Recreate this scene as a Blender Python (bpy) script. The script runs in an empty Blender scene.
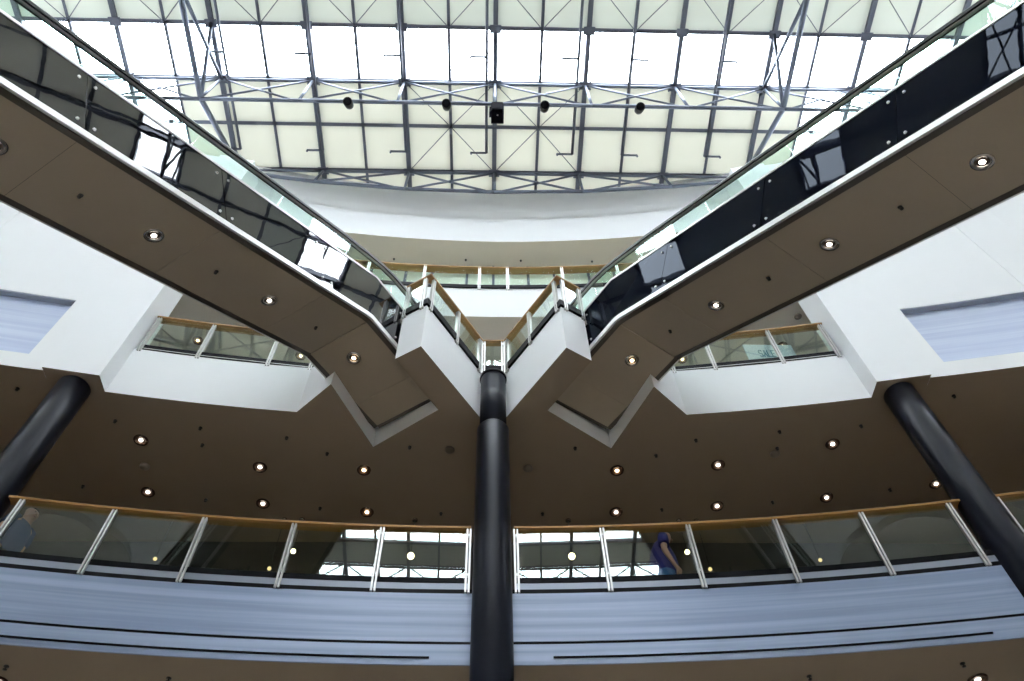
import bpy, bmesh, math, random
from mathutils import Vector, Matrix
random.seed(7)
S = bpy.context.scene
COL = S.collection
PI = math.pi

# ------------------------------------------------------------------ levels (metres, eye of the photographer at z = 0)
ZG = -1.65                        # ground floor
Z1B, Z1T = 5.49, 6.575            # first gallery: underside, floor
Z2B, Z2T = 10.06, 11.32           # second gallery
Z3B, Z3T = 14.80, 16.07           # third gallery
Z4B = 19.55                       # underside of the fourth level
ZR = 22.9                         # roof plane
RAD = 37.0                        # radius of the gallery fronts
def arcy(x, y0): return y0 - RAD + math.sqrt(RAD * RAD - x * x)

# ------------------------------------------------------------------ materials
def mat(name, col, rough=0.6, metal=0.0, spec=0.5, bump=0.0, bscale=40.0, var=0.0, vscale=(1, 1, 1)):
    m = bpy.data.materials.new(name); m.use_nodes = True
    nt = m.node_tree; b = nt.nodes['Principled BSDF']
    b.inputs['Base Color'].default_value = (*col, 1)
    b.inputs['Roughness'].default_value = rough
    b.inputs['Metallic'].default_value = metal
    b.inputs['Specular IOR Level'].default_value = spec
    if var or bump:
        tc = nt.nodes.new('ShaderNodeTexCoord'); mp = nt.nodes.new('ShaderNodeMapping')
        mp.inputs['Scale'].default_value = vscale
        nt.links.new(tc.outputs['Object'], mp.inputs['Vector'])
        nz = nt.nodes.new('ShaderNodeTexNoise'); nz.inputs['Scale'].default_value = bscale; nz.inputs['Detail'].default_value = 4
        nt.links.new(mp.outputs['Vector'], nz.inputs['Vector'])
        if var:
            mx = nt.nodes.new('ShaderNodeMix'); mx.data_type = 'RGBA'
            mx.inputs['A'].default_value = (*[c * (1 - var) for c in col], 1)
            mx.inputs['B'].default_value = (*[min(1, c * (1 + var)) for c in col], 1)
            nt.links.new(nz.outputs['Fac'], mx.inputs['Factor']); nt.links.new(mx.outputs['Result'], b.inputs['Base Color'])
        if bump:
            bp = nt.nodes.new('ShaderNodeBump'); bp.inputs['Strength'].default_value = bump; bp.inputs['Distance'].default_value = 0.01
            nt.links.new(nz.outputs['Fac'], bp.inputs['Height']); nt.links.new(bp.outputs['Normal'], b.inputs['Normal'])
    return m

def glass_mat(name, tint, r0, rmax=1.0):
    """thin pane: see-through, with a mirror reflection that grows towards grazing"""
    m = bpy.data.materials.new(name); m.use_nodes = True
    nt = m.node_tree; nt.nodes.clear(); N = nt.nodes.new; L = nt.links.new
    out = N('ShaderNodeOutputMaterial'); mix = N('ShaderNodeMixShader')
    tr = N('ShaderNodeBsdfTransparent'); tr.inputs['Color'].default_value = (*tint, 1)
    gl = N('ShaderNodeBsdfGlossy'); gl.inputs['Roughness'].default_value = 0.0; gl.inputs['Color'].default_value = (1, 1, 1, 1)
    lw = N('ShaderNodeLayerWeight'); lw.inputs['Blend'].default_value = 0.5
    p = N('ShaderNodeMath'); p.operation = 'POWER'; p.inputs[1].default_value = 5
    q = N('ShaderNodeMath'); q.operation = 'MULTIPLY_ADD'; q.inputs[1].default_value = rmax - r0; q.inputs[2].default_value = r0
    L(lw.outputs['Facing'], p.inputs[0]); L(p.outputs[0], q.inputs[0]); L(q.outputs[0], mix.inputs['Fac'])
    L(tr.outputs[0], mix.inputs[1]); L(gl.outputs[0], mix.inputs[2]); L(mix.outputs[0], out.inputs['Surface'])
    return m

def gloss_mat(name, col, r0, tint=(1, 1, 1), graze=.6):
    """back-painted glass: dark body behind a clear mirror-smooth face"""
    m = bpy.data.materials.new(name); m.use_nodes = True
    nt = m.node_tree; nt.nodes.clear(); N = nt.nodes.new; L = nt.links.new
    out = N('ShaderNodeOutputMaterial'); mix = N('ShaderNodeMixShader')
    df = N('ShaderNodeBsdfDiffuse'); df.inputs['Color'].default_value = (*col, 1)
    gl = N('ShaderNodeBsdfGlossy'); gl.inputs['Roughness'].default_value = 0.012; gl.inputs['Color'].default_value = (*tint, 1)
    lw = N('ShaderNodeLayerWeight'); lw.inputs['Blend'].default_value = 0.5
    p = N('ShaderNodeMath'); p.operation = 'POWER'; p.inputs[1].default_value = 5
    q = N('ShaderNodeMath'); q.operation = 'MULTIPLY_ADD'; q.inputs[1].default_value = graze; q.inputs[2].default_value = r0
    tc = N('ShaderNodeTexCoord'); nz = N('ShaderNodeTexNoise'); nz.inputs['Scale'].default_value = 1.3
    bp = N('ShaderNodeBump'); bp.inputs['Strength'].default_value = 0.03; bp.inputs['Distance'].default_value = 0.05
    L(tc.outputs['Object'], nz.inputs['Vector']); L(nz.outputs['Fac'], bp.inputs['Height']); L(bp.outputs['Normal'], gl.inputs['Normal'])
    L(lw.outputs['Facing'], p.inputs[0]); L(p.outputs[0], q.inputs[0]); L(q.outputs[0], mix.inputs['Fac'])
    L(df.outputs[0], mix.inputs[1]); L(gl.outputs[0], mix.inputs[2]); L(mix.outputs[0], out.inputs['Surface'])
    return m

def fabric_mat(name, dif, trans, fac):
    m = bpy.data.materials.new(name); m.use_nodes = True
    nt = m.node_tree; nt.nodes.clear(); N = nt.nodes.new; L = nt.links.new
    out = N('ShaderNodeOutputMaterial'); mix = N('ShaderNodeMixShader'); mix.inputs['Fac'].default_value = fac
    df = N('ShaderNodeBsdfDiffuse'); df.inputs['Color'].default_value = (*dif, 1)
    tl = N('ShaderNodeBsdfTranslucent')
    tc = N('ShaderNodeTexCoord'); nz = N('ShaderNodeTexNoise'); nz.inputs['Scale'].default_value = 1.7; nz.inputs['Detail'].default_value = 5
    mx = N('ShaderNodeMix'); mx.data_type = 'RGBA'
    mx.inputs['A'].default_value = (*[c * .93 for c in trans], 1); mx.inputs['B'].default_value = (*[c * 1.05 for c in trans], 1)
    L(tc.outputs['Object'], nz.inputs['Vector']); L(nz.outputs['Fac'], mx.inputs['Factor']); L(mx.outputs['Result'], tl.inputs['Color'])
    L(df.outputs[0], mix.inputs[1]); L(tl.outputs[0], mix.inputs[2]); L(mix.outputs[0], out.inputs['Surface'])
    return m

def emit_mat(name, col, s):
    m = bpy.data.materials.new(name); m.use_nodes = True
    nt = m.node_tree; nt.nodes.clear(); N = nt.nodes.new
    out = N('ShaderNodeOutputMaterial'); e = N('ShaderNodeEmission')
    e.inputs['Color'].default_value = (*col, 1); e.inputs['Strength'].default_value = s
    nt.links.new(e.outputs[0], out.inputs['Surface'])
    return m

def streak_mat(name, c1, c2, rough, spec=0.5):
    """satin sheet with long soft streaks along its length"""
    m = mat(name, c1, rough, 0, spec)
    nt = m.node_tree; N = nt.nodes.new; L = nt.links.new; b = nt.nodes['Principled BSDF']
    tc = N('ShaderNodeTexCoord'); mp = N('ShaderNodeMapping'); mp.inputs['Scale'].default_value = (0.10, 0.10, 5.5)
    nz = N('ShaderNodeTexNoise'); nz.inputs['Scale'].default_value = 2.0; nz.inputs['Detail'].default_value = 3
    cr = N('ShaderNodeValToRGB'); cr.color_ramp.elements[0].position = 0.36; cr.color_ramp.elements[1].position = 0.66
    cr.color_ramp.elements[0].color = (*c1, 1); cr.color_ramp.elements[1].color = (*c2, 1)
    L(tc.outputs['Object'], mp.inputs['Vector']); L(mp.outputs['Vector'], nz.inputs['Vector'])
    L(nz.outputs['Fac'], cr.inputs['Fac']); L(cr.outputs['Color'], b.inputs['Base Color'])
    return m

def wood_mat(name, c1, c2):
    m = mat(name, c1, 0.38)
    nt = m.node_tree; N = nt.nodes.new; L = nt.links.new; b = nt.nodes['Principled BSDF']
    tc = N('ShaderNodeTexCoord'); mp = N('ShaderNodeMapping'); mp.inputs['Scale'].default_value = (1.2, 9, 14)
    nz = N('ShaderNodeTexNoise'); nz.inputs['Scale'].default_value = 3; nz.inputs['Detail'].default_value = 6
    mx = N('ShaderNodeMix'); mx.data_type = 'RGBA'; mx.inputs['A'].default_value = (*c1, 1); mx.inputs['B'].default_value = (*c2, 1)
    L(tc.outputs['Object'], mp.inputs['Vector']); L(mp.outputs['Vector'], nz.inputs['Vector'])
    L(nz.outputs['Fac'], mx.inputs['Factor']); L(mx.outputs['Result'], b.inputs['Base Color'])
    return m

M = dict(
    white=mat('white_plaster', (.91, .92, .93), .55, var=.015, bscale=1.5, bump=.03),
    beige=mat('beige_plaster', (.72, .655, .56), .7, var=.03, bscale=2, bump=.03),
    soffit=mat('taupe_soffit', (.275, .213, .157), .65, var=.04, bscale=3, bump=.04),
    esc_soffit=mat('escalator_soffit', (.335, .272, .205), .5, var=.04, bscale=2.5),
    darkwall=mat('dark_shopfront', (.05, .046, .04), .35, var=.2, bscale=2),
    cream=mat('painted_blind_reflection', (.86, .89, .77), .5, var=.03, bscale=1.0),
    greywall=mat('olive_grey_plaster', (.34, .33, .29), .6, var=.05, bscale=2),
    floor=mat('stone_floor', (.60, .55, .48), .35, var=.12, bscale=1.2),
    fascia=streak_mat('blue_grey_satin', (.255, .325, .485), (.39, .465, .63), .38),
    panel=streak_mat('pale_blue_satin', (.52, .59, .79), (.64, .71, .88), .45),
    strip=mat('grey_strip', (.30, .33, .40), .4, .2),
    black=mat('black_metal', (.005, .005, .007), .5, .0, .06),
    column=mat('black_column', (.009, .010, .016), .30, 0, .11, bump=.04, bscale=14, var=.25),
    steel=mat('brushed_steel', (.58, .57, .55), .38, .7),
    silver=mat('silver_trim', (.70, .69, .67), .38, .35),
    darktrim=mat('dark_brown_trim', (.06, .05, .042), .45),
    wood=wood_mat('oiled_wood', (.30, .15, .04), (.42, .23, .075)),
    glass=glass_mat('greenish_glass', (.88, .94, .90), .055),
    glass_s=glass_mat('coated_side_glass', (.88, .94, .89), .11),
    glass_t=glass_mat('clear_top_glass', (.88, .94, .90), .0, .02),
    escglass=glass_mat('escalator_glass', (.86, .95, .91), .014, .5),
    roofglass=glass_mat('roof_glass', (.97, .985, 1.0), .02),
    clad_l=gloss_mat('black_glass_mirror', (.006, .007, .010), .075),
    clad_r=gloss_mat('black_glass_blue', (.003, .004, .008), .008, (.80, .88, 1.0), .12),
    grille=mat('speaker_cloth', (.008, .008, .012), .9, 0, .02),
    rubber=mat('black_rubber', (.012, .012, .013), .4),
    roofsteel=mat('painted_roof_steel', (.12, .13, .165), .45, .2, .5),
    bluesteel=mat('blue_grey_steel', (.15, .17, .22), .38, .5),
    fabric=fabric_mat('cream_blind_fabric', (.74, .72, .60), (.88, .86, .70), .038),
    fabric_g=fabric_mat('greenish_blind_fabric', (.66, .68, .60), (.80, .83, .70), .0325),
    lens=emit_mat('warm_lamp', (1.0, .74, .46), 9.0),
    lens_w=emit_mat('white_lamp', (1.0, .90, .80), 9.0),
    globe=emit_mat('warm_globe', (1.0, .80, .52), 5.0),
    globe_dim=emit_mat('amber_globe', (1.0, .72, .34), 1.5),
    ring=mat('lamp_ring', (.16, .10, .07), .25, .6),
    ring_c=mat('chrome_ring', (.45, .42, .40), .15, .9),
    plastic_dark=mat('dark_plastic', (.02, .017, .015), .5),
    plastic_tan=mat('tan_plastic', (.19, .15, .12), .5),
    skin=mat('skin', (.50, .27, .19), .5), skin2=mat('skin_two', (.46, .25, .17), .5),
    navy=mat('navy_cotton', (.008, .008, .14), .8, var=.15, bscale=30), jeans=mat('blue_denim', (.035, .12, .28), .85, var=.3, bscale=25),
    blue2=mat('slate_blue_cotton', (.04, .06, .14), .8, var=.15, bscale=30), dark_cloth=mat('dark_trousers', (.03, .03, .035), .85),
    hair=mat('dark_hair', (.035, .022, .015), .7), shoe=mat('shoe_leather', (.03, .02, .015), .5),
    eye=mat('eye', (.02, .015, .01), .2), lip=mat('lip', (.33, .12, .10), .5),
    sign=mat('pale_blue_card', (.56, .68, .71), .5), ink=mat('teal_ink', (.07, .22, .27), .6),
    step=mat('ribbed_step', (.10, .10, .11), .4, .6),
)

# ------------------------------------------------------------------ mesh helpers
class MB:
    def __init__(s): s.v = []; s.f = []; s.smooth = []
    def add(s, verts, faces, smooth=False, T=None):
        o = len(s.v)
        s.v += [tuple(T(v)) if T else tuple(v) for v in verts]
        for f in faces: s.f.append([o + i for i in f]); s.smooth.append(smooth)
        return s
    def prism(s, poly, z0, z1, T=None):
        """polygon in xy extruded in z"""
        n = len(poly)
        v = [(x, y, z0) for x, y in poly] + [(x, y, z1) for x, y in poly]
        f = [list(range(n))[::-1], [n + i for i in range(n)]] + [[i, (i + 1) % n, n + (i + 1) % n, n + i] for i in range(n)]
        return s.add(v, f, False, T)
    def sweep(s, prof, path, T=None, closed_prof=True, smooth=False):
        """prof: list of (across, up); path: list of (point, across_vector); up is +z. Ends capped."""
        k = len(prof); v = []
        for p, a in path:
            for u, w in prof: v.append((p[0] + a[0] * u, p[1] + a[1] * u, p[2] + (a[2] * u if len(a) > 2 else 0) + w))
        f = []
        for i in range(len(path) - 1):
            for j in range(k): f.append([i * k + j, i * k + (j + 1) % k, (i + 1) * k + (j + 1) % k, (i + 1) * k + j])
        f.append(list(range(k))[::-1]); f.append([(len(path) - 1) * k + j for j in range(k)])
        return s.add(v, f, smooth, T)
    def box(s, x0, x1, y0, y1, z0, z1, T=None):
        return s.prism([(x0, y0), (x1, y0), (x1, y1), (x0, y1)], z0, z1, T)
    def bar(s, a, b, w, h, up=(0, 0, 1), T=None):
        """rectangular bar from a to b, w across, h along 'up'"""
        a = Vector(a); b = Vector(b); d = (b - a).normalized(); u = Vector(up)
        x = d.cross(u)
        if x.length < 1e-4: x = d.cross(Vector((0, 1, 0)))
        x.normalize(); u = x.cross(d).normalized()
        v = []
        for p in (a, b):
            for i, j in ((-1, -1), (1, -1), (1, 1), (-1, 1)): v.append(p + x * i * w / 2 + u * j * h / 2)
        return s.add(v, [[3, 2, 1, 0], [4, 5, 6, 7], [0, 1, 5, 4], [1, 2, 6, 5], [2, 3, 7, 6], [3, 0, 4, 7]], False, T)
    def tube(s, pts, r, n=10, T=None):
        pts = [Vector(p) for p in pts]; rs = r if isinstance(r, (list, tuple)) else [r] * len(pts)
        v = []; f = []; ref = None
        for i, p in enumerate(pts):
            d = (pts[min(i + 1, len(pts) - 1)] - pts[max(i - 1, 0)]).normalized()
            if ref is None: ref = d.cross(Vector((0, 0, 1)) if abs(d.z) < .9 else Vector((0, 1, 0))).normalized()
            x = (ref - d * ref.dot(d)).normalized(); y = d.cross(x); ref = x
            for k in range(n): v.append(p + (x * math.cos(2 * PI * k / n) + y * math.sin(2 * PI * k / n)) * rs[i])
        for i in range(len(pts) - 1):
            for k in range(n): f.append([i * n + k, i * n + (k + 1) % n, (i + 1) * n + (k + 1) % n, (i + 1) * n + k])
        s.add(v, f, True, T)
        s.add(v[:n], [list(range(n))[::-1]], False, T); s.add(v[-n:], [list(range(n))], False, T)
        return s
    def lathe(s, prof, c, n=24, T=None, smooth=True):
        """prof: list of (r, z); axis z through c"""
        v = []; f = []
        for r, z in prof:
            for k in range(n): v.append((c[0] + r * math.cos(2 * PI * k / n), c[1] + r * math.sin(2 * PI * k / n), c[2] + z))
        for i in range(len(prof) - 1):
            for k in range(n): f.append([i * n + k, i * n + (k + 1) % n, (i + 1) * n + (k + 1) % n, (i + 1) * n + k])
        s.add(v, f, smooth, T)
        if prof[0][0] > 1e-6: s.add(v[:n], [list(range(n))[::-1]], False, T)
        if prof[-1][0] > 1e-6: s.add(v[-n:], [list(range(n))], False, T)
        return s
    def quad(s, a, b, c, d, T=None): return s.add([a, b, c, d], [[0, 1, 2, 3]], False, T)
    def build(s, name, m, parent=None, fix=True, bevel=0):
        me = bpy.data.meshes.new(name)
        me.from_pydata([tuple(v) for v in s.v], [], s.f); me.update()
        for p, sm in zip(me.polygons, s.smooth): p.use_smooth = sm
        bm = bmesh.new(); bm.from_mesh(me); bmesh.ops.remove_doubles(bm, verts=bm.verts, dist=1e-5)
        if fix: bmesh.ops.recalc_face_normals(bm, faces=bm.faces)
        bm.to_mesh(me); bm.free()
        me.materials.append(m)
        o = bpy.data.objects.new(name, me); COL.objects.link(o)
        if parent:
            o.parent = parent; o.matrix_parent_inverse = Matrix.Translation(-Vector(parent.location))
        if bevel:
            md = o.modifiers.new('bevel', 'BEVEL'); md.width = bevel; md.segments = 2; md.limit_method = 'ANGLE'
        return o

def empty(name, loc=(0, 0, 0)):
    o = bpy.data.objects.new(name, None); COL.objects.link(o); o.location = loc; o.empty_display_size = .2
    return o
def tag(o, label, cat, group=None, kind=None):
    o['label'] = label; o['category'] = cat
    if group: o['group'] = group
    if kind: o['kind'] = kind
    return o
def struct(o, label=None, cat=None):
    o['kind'] = 'structure'
    if label: o['label'] = label
    if cat: o['category'] = cat
    return o
def dup(root, loc, label=None, group=None):
    r = root.copy(); COL.objects.link(r); r.location = loc
    if label: r['label'] = label
    if group: r['group'] = group
    for ch in list(root.children):
        c = ch.copy(); COL.objects.link(c); c.parent = r
        for g in list(ch.children):
            d = g.copy(); COL.objects.link(d); d.parent = c
    return r
SIDE = {-1: 'left', 1: 'right'}
ORD = ['first', 'second', 'third', 'fourth', 'fifth', 'sixth', 'seventh', 'eighth', 'ninth', 'tenth', 'eleventh', 'twelfth', 'thirteenth', 'fourteenth']

# ------------------------------------------------------------------ escalator frame: d along it (downhill +), n across, z up
DD = (.544, -.839); NN = (.839, .544)
def ef(s):
    return lambda p: (s * (p[0] * DD[0] + p[1] * NN[0]), p[0] * DD[1] + p[1] * NN[1], p[2])
def exy(s, d, n):
    q = ef(s)((d, n, 0)); return (q[0], q[1])
SL = .5437
DK = -4.42                          # bend between landing and slope
def zu(d): return 10.43 if d <= DK else 10.45 - SL * (d - DK)      # underside
def zt(d): return 11.64 if d <= DK + .12 else 11.66 - SL * (d - DK - .05)   # top trim of the cladding

# ================================================================== SETTING
XW, YB, YF = 16.0, 14.0, -18.0      # side walls, wall behind the galleries, wall behind the photographer
def arcpts(x0, x1, y0, n=24): return [(x0 + (x1 - x0) * i / n, arcy(x0 + (x1 - x0) * i / n, y0)) for i in range(n + 1)]

struct(MB().box(-XW, XW, YF, YB, ZG - .3, ZG).build('floor', M['floor']))
for s in (-1, 1):
    struct(MB().box(s * XW if s > 0 else -XW - .3, s * XW + (.3 if s > 0 else 0), YF, YB, ZG, ZR + .3).build('wall_' + SIDE[s], M['white']))
struct(MB().box(-XW, XW, YF - .3, YF, ZG, ZR + .3).build('wall_front', M['white']))
struct(MB().box(-XW, XW, YB, YB + .3, ZG, ZR + .3).build('wall_back', M['beige']))

# ---- first gallery: slab, two landings at the escalators' feet, fascia band with its grooves
front = arcpts(-XW, XW, 8.19 + .02, 40)
slab = MB()
slab.prism(front + [(XW, YB), (-XW, YB)], Z1B, Z1T)
struct(slab.build('floor.001', M['soffit']))
for s in (-1, 1):
    pl = [(s * x, y) for x, y in ((7.2, 1.8), (6.0, -.55), (9.5, -3), (XW, -3), (XW, 6.2), (9.5, 6.2))]
    struct(MB().prism(pl, Z1B, Z1T).build('floor.%03d' % (3 if s < 0 else 4), M['soffit']))
def arcsweep(prof, x0, x1, y0, n=24):
    return MB().sweep(prof, [((x, y, 0), (0, 1)) for x, y in arcpts(x0, x1, y0, n)])
# band between shadow gaps; across: negative = towards the atrium
for s in (-1, 1):
    x0, x1 = (.0, XW) if s > 0 else (-XW, 0)
    b = MB()
    path = [((x, y, 0), (0, 1)) for x, y in arcpts(x0, x1, 8.19, 30)]
    b.sweep([(0, 5.797), (.022, 5.797), (.022, 6.515), (0, 6.515)], path)                          # broad upper sheet
    b.sweep([(0, Z1B - .004), (.022, Z1B - .004), (.022, 5.757), (0, 5.757)], path)   # lower sheet
    struct(b.build('trim_%d' % (1 if s < 0 else 2), M['fascia']))
    g = MB()  # black strips laid in both gaps to draw their shadow lines
    g.sweep([(.008, 5.75), (.022, 5.75), (.022, 5.80), (.008, 5.80)], path)
    g.sweep([(-.002, 6.50), (.022, 6.50), (.022, 6.562), (-.002, 6.562)], path)
    struct(g.build('trim_%d' % (3 if s < 0 else 4), M['black']))
    h = MB()
    xs = (.73, 5.85) if s > 0 else (-XW, -.74)
    h.sweep([(-.021, 5.565), (.0, 5.565), (.0, 5.582), (-.021, 5.582)], [((x, y, 0), (0, 1)) for x, y in arcpts(xs[0], xs[1], 8.19, 24)])
    struct(h.build('trim_%d' % (5 if s < 0 else 6), M['black']))
# back of the first gallery
struct(MB().box(-XW, XW, 11.2, 11.4, Z1T, Z2B).build('wall_back.001', M['darkwall']))

def wally(x): return 7.29 - .15 * (x - 7.1) - .012 * (x - 7.1) ** 2
# ---- second gallery: one slab, cut by the two escalator wells
half = [(.231, 8.167), (1.137, 6.77), (1.555, 7.018)]
well_in, well_out = (.906, 8.032), (2.037, 8.85)
chamf = exy(1, -4.885, 6.40); chamf = (2.797, 7.693)
right = half + [well_in, well_out, chamf, (3.235, 8.10)] + [(x, arcy(x, 8.19) + .05) for x in (4.0, 4.8, 5.6, 6.25)] + \
        [(6.25, 7.385), (7.10, 7.23), (7.10, 7.36)] + [(x, wally(x) + .155) for x in (7.6, 8.5, 10, 11.5, 13, 14.5, XW)]
poly = [(-x, y) for x, y in right[::-1]] + right + [(XW, YB), (-XW, YB)]
def slab_obj(poly, z0, z1, name, mside, mbot):
    n = len(poly)
    me = MB().prism(poly, z0, z1)
    o = me.build(name, mside)
    o.data.materials.append(mbot)
    for p in o.data.polygons:
        if p.normal.z < -.7: p.material_index = 1
    return o
struct(slab_obj(poly, Z2B, Z2T - .02, 'floor.002', M['white'], M['soffit']))
for s in (-1, 1):
    pl = [(s * x, y) for x, y in ((2.612, 7.52), (2.797, 7.693), (2.037, 8.85))]
    struct(slab_obj(pl, Z2B, 10.405, 'trim_%d' % (8 if s < 0 else 9), M['white'], M['soffit']))
# landing plates over the two wells
for s in (-1, 1):
    pl = [exy(s, d, n) for d, n in ((-5.05, 5.135), (-6.24, 5.135), (-6.30, 6.515), (-5.0, 6.515))]
    struct(MB().prism(pl, Z2T - .12, Z2T).build('floor.%03d' % (5 if s < 0 else 6), M['floor']))

# ---- side walls of the second level with their piers; the sheet beyond the pier holds the recessed panel
for s in (-1, 1):
    Tm = lambda p, s=s: (s * p[0], p[1], p[2])
    w = MB()
    ZT = 19.55
    w.prism([(6.25, 7.385), (7.10, 7.23), (7.10, wally(7.1)), (7.3, wally(7.3)), (7.48, wally(7.48)), (7.48, 7.98), (6.25, 7.98)], Z2T - .02, ZT, Tm)
    w.prism([(7.10, wally(7.1)), (7.3, wally(7.3)), (7.48, wally(7.48)), (7.48, wally(7.48) + .16), (7.1, wally(7.1) + .16)], Z2B - .003, Z2T - .02, Tm)
    xs = [7.48 + (XW - 7.48) * i / 16 for i in range(17)]
    P = [(x, wally(x)) for x in xs]
    back = [(x, y + .3) for x, y in P][::-1]; lip = [(x, y + .16) for x, y in P][::-1]
    w.prism(P + back, 12.12, ZT, Tm)             # above the recess
    w.prism(P + lip, Z2B - .003, 10.42, Tm)           # below it
    wo = struct(w.build('wall_%s.001' % SIDE[s], M['white'])); wo.data.materials.append(M['soffit'])
    for pg in wo.data.polygons:
        if pg.normal.z < -.7 and pg.center.z < Z2B + .05: pg.material_index = 1
    # slender upright pilaster with a rounded head
    xs = [9.75 + .85 * i / 8 for i in range(9)]
    prof = MB().prism([(x, wally(x) - .035 * math.sin(PI * (i + .5) / 9.0) - .004) for i, x in enumerate(xs)] + [(x, wally(x) + .1) for x in xs[::-1]], 12.125, 17.2, Tm)
    struct(prof.build('wall_%s.002' % SIDE[s], M['white']))
    # recessed pale blue sheet
    xs = [7.40 + (14.4 - 7.40) * i / 20 for i in range(21)]
    sh = MB().prism([(x, wally(x) + .12) for x in xs] + [(x, wally(x) + .15) for x in xs[::-1]], 10.40, 12.14, Tm)
    o = sh.build('wall_panel', M['panel'])
    tag(o, 'pale blue satin sheet recessed in the white curved wall on the photo\'s %s' % SIDE[s], 'wall panel', 'pale blue recessed sheets')
    rv = MB().prism([(x, wally(x) + .01) for x in xs] + [(x, wally(x) + .122) for x in xs[::-1]], 12.09, 12.119, Tm)
    rv.build('reveal_trim', M['strip'], o)
struct(MB().box(-XW, XW, YB - .05, YB, Z2T, Z3B).build('wall_back.002', M['beige']))

# ---- far side of the hall, behind the photographer: corner walls with round arches, mirrored in the lowest glass
for s in (-1, 1):
    m = MB(); cx_, cz_, r_ = 10.5, 17.0, 2.0
    arch = [(cx_ + r_ * math.cos(PI * i / 24), cz_ + r_ * math.sin(PI * i / 24)) for i in range(25)]
    yf = -6.0
    def slabxz(pts):
        n = len(pts)
        m.add([(s * x, yf, z) for x, z in pts] + [(s * x, yf - .5, z) for x, z in pts], [list(range(n))[::-1], [n + i for i in range(n)]] + [[i, (i + 1) % n, n + (i + 1) % n, n + i] for i in range(n)])
    slabxz([(6.4, 12), (cx_ - r_, 12), (cx_ - r_, ZR), (6.4, ZR)]); slabxz([(cx_ + r_, 12), (XW, 12), (XW, ZR), (cx_ + r_, ZR)])
    for (x0, z0), (x1, z1) in zip(arch[:-1], arch[1:]): slabxz([(x0, z0), (x1, z1), (x1, ZR), (x0, ZR)])
    m.box(s * 6.4 if s > 0 else -6.9, s * 6.9 if s > 0 else -6.4, YF, -6.5, 12, ZR)
    struct(m.build('wall_%s.003' % SIDE[s], M['white']))
    struct(MB().box(6.9 if s > 0 else -XW, XW if s > 0 else -6.9, -9.3, -9.1, 12, ZR).build('wall_%s.004' % SIDE[s], M['greywall']))

# ---- third gallery and fourth level
f3 = arcpts(-XW, XW, 9.15, 40)
struct(slab_obj(f3 + [(XW, YB), (-XW, YB)], Z3B, Z3T, 'floor.007', M['white'], M['beige']))
wb = MB().box(-XW, XW, 10.42, 10.5, Z3T, Z4B)
struct(wb.build('wall_back.003', M['cream']))  # cream colour imitates roof blinds reflected in the top balustrade glass
for i in range(-8, 9):
    x = i * .85 + (.12 if i % 2 else 0)
    struct(MB().box(x - .035, x + .035, 10.38, 10.42, Z3T, Z4B).build('trim_%d' % (20 + i), M['bluesteel']))  # added bars imitating the roof bars reflected in that glass
f4 = arcpts(-XW, XW, 9.62, 40)
struct(slab_obj(f4 + [(XW, YB), (-XW, YB)], Z4B, ZR + .25, 'ceiling', M['white'], M['beige']))
# flared head of the bulkhead, just under the glass
fl = MB().sweep([(-.0, 21.55), (.05, 21.55), (.05, ZR), (-.10, ZR), (-.07, 22.2)], [((x, y, 0), (0, 1)) for x, y in arcpts(-XW, XW, 9.62, 40)])
struct(fl.build('trim_7', M['white']))

# ================================================================== COLUMNS
def column(x, y, r, top, name_label):
    c = empty('column', (x, y, ZG))
    MB().lathe([(r, 0), (r, top - ZG - .02), (r - .012, top - ZG)], (x, y, ZG), 40).build('shaft', M['column'], c)
    tag(c, name_label, 'column', 'black round columns')
    return c
cc = column(0, 8.08, .256, 9.60, 'thick black round column on the centre line, tallest of three')
MB().lathe([(.218, 9.58 - ZG), (.218, 10.93 - ZG)], (0, 8.08, ZG), 40).build('upper_shaft', M['column'], cc)
MB().lathe([(.218, 10.93 - ZG), (.234, 10.95 - ZG), (.234, 11.0 - ZG), (.17, 11.04 - ZG)], (0, 8.08, ZG), 40).build('cap', M['black'], cc)
column(-6.70, 7.62, .250, Z2B, 'black round column under the white pier on the photo\'s left')
column(6.68, 7.62, .250, Z2B, 'black round column under the white pier on the photo\'s right')

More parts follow.
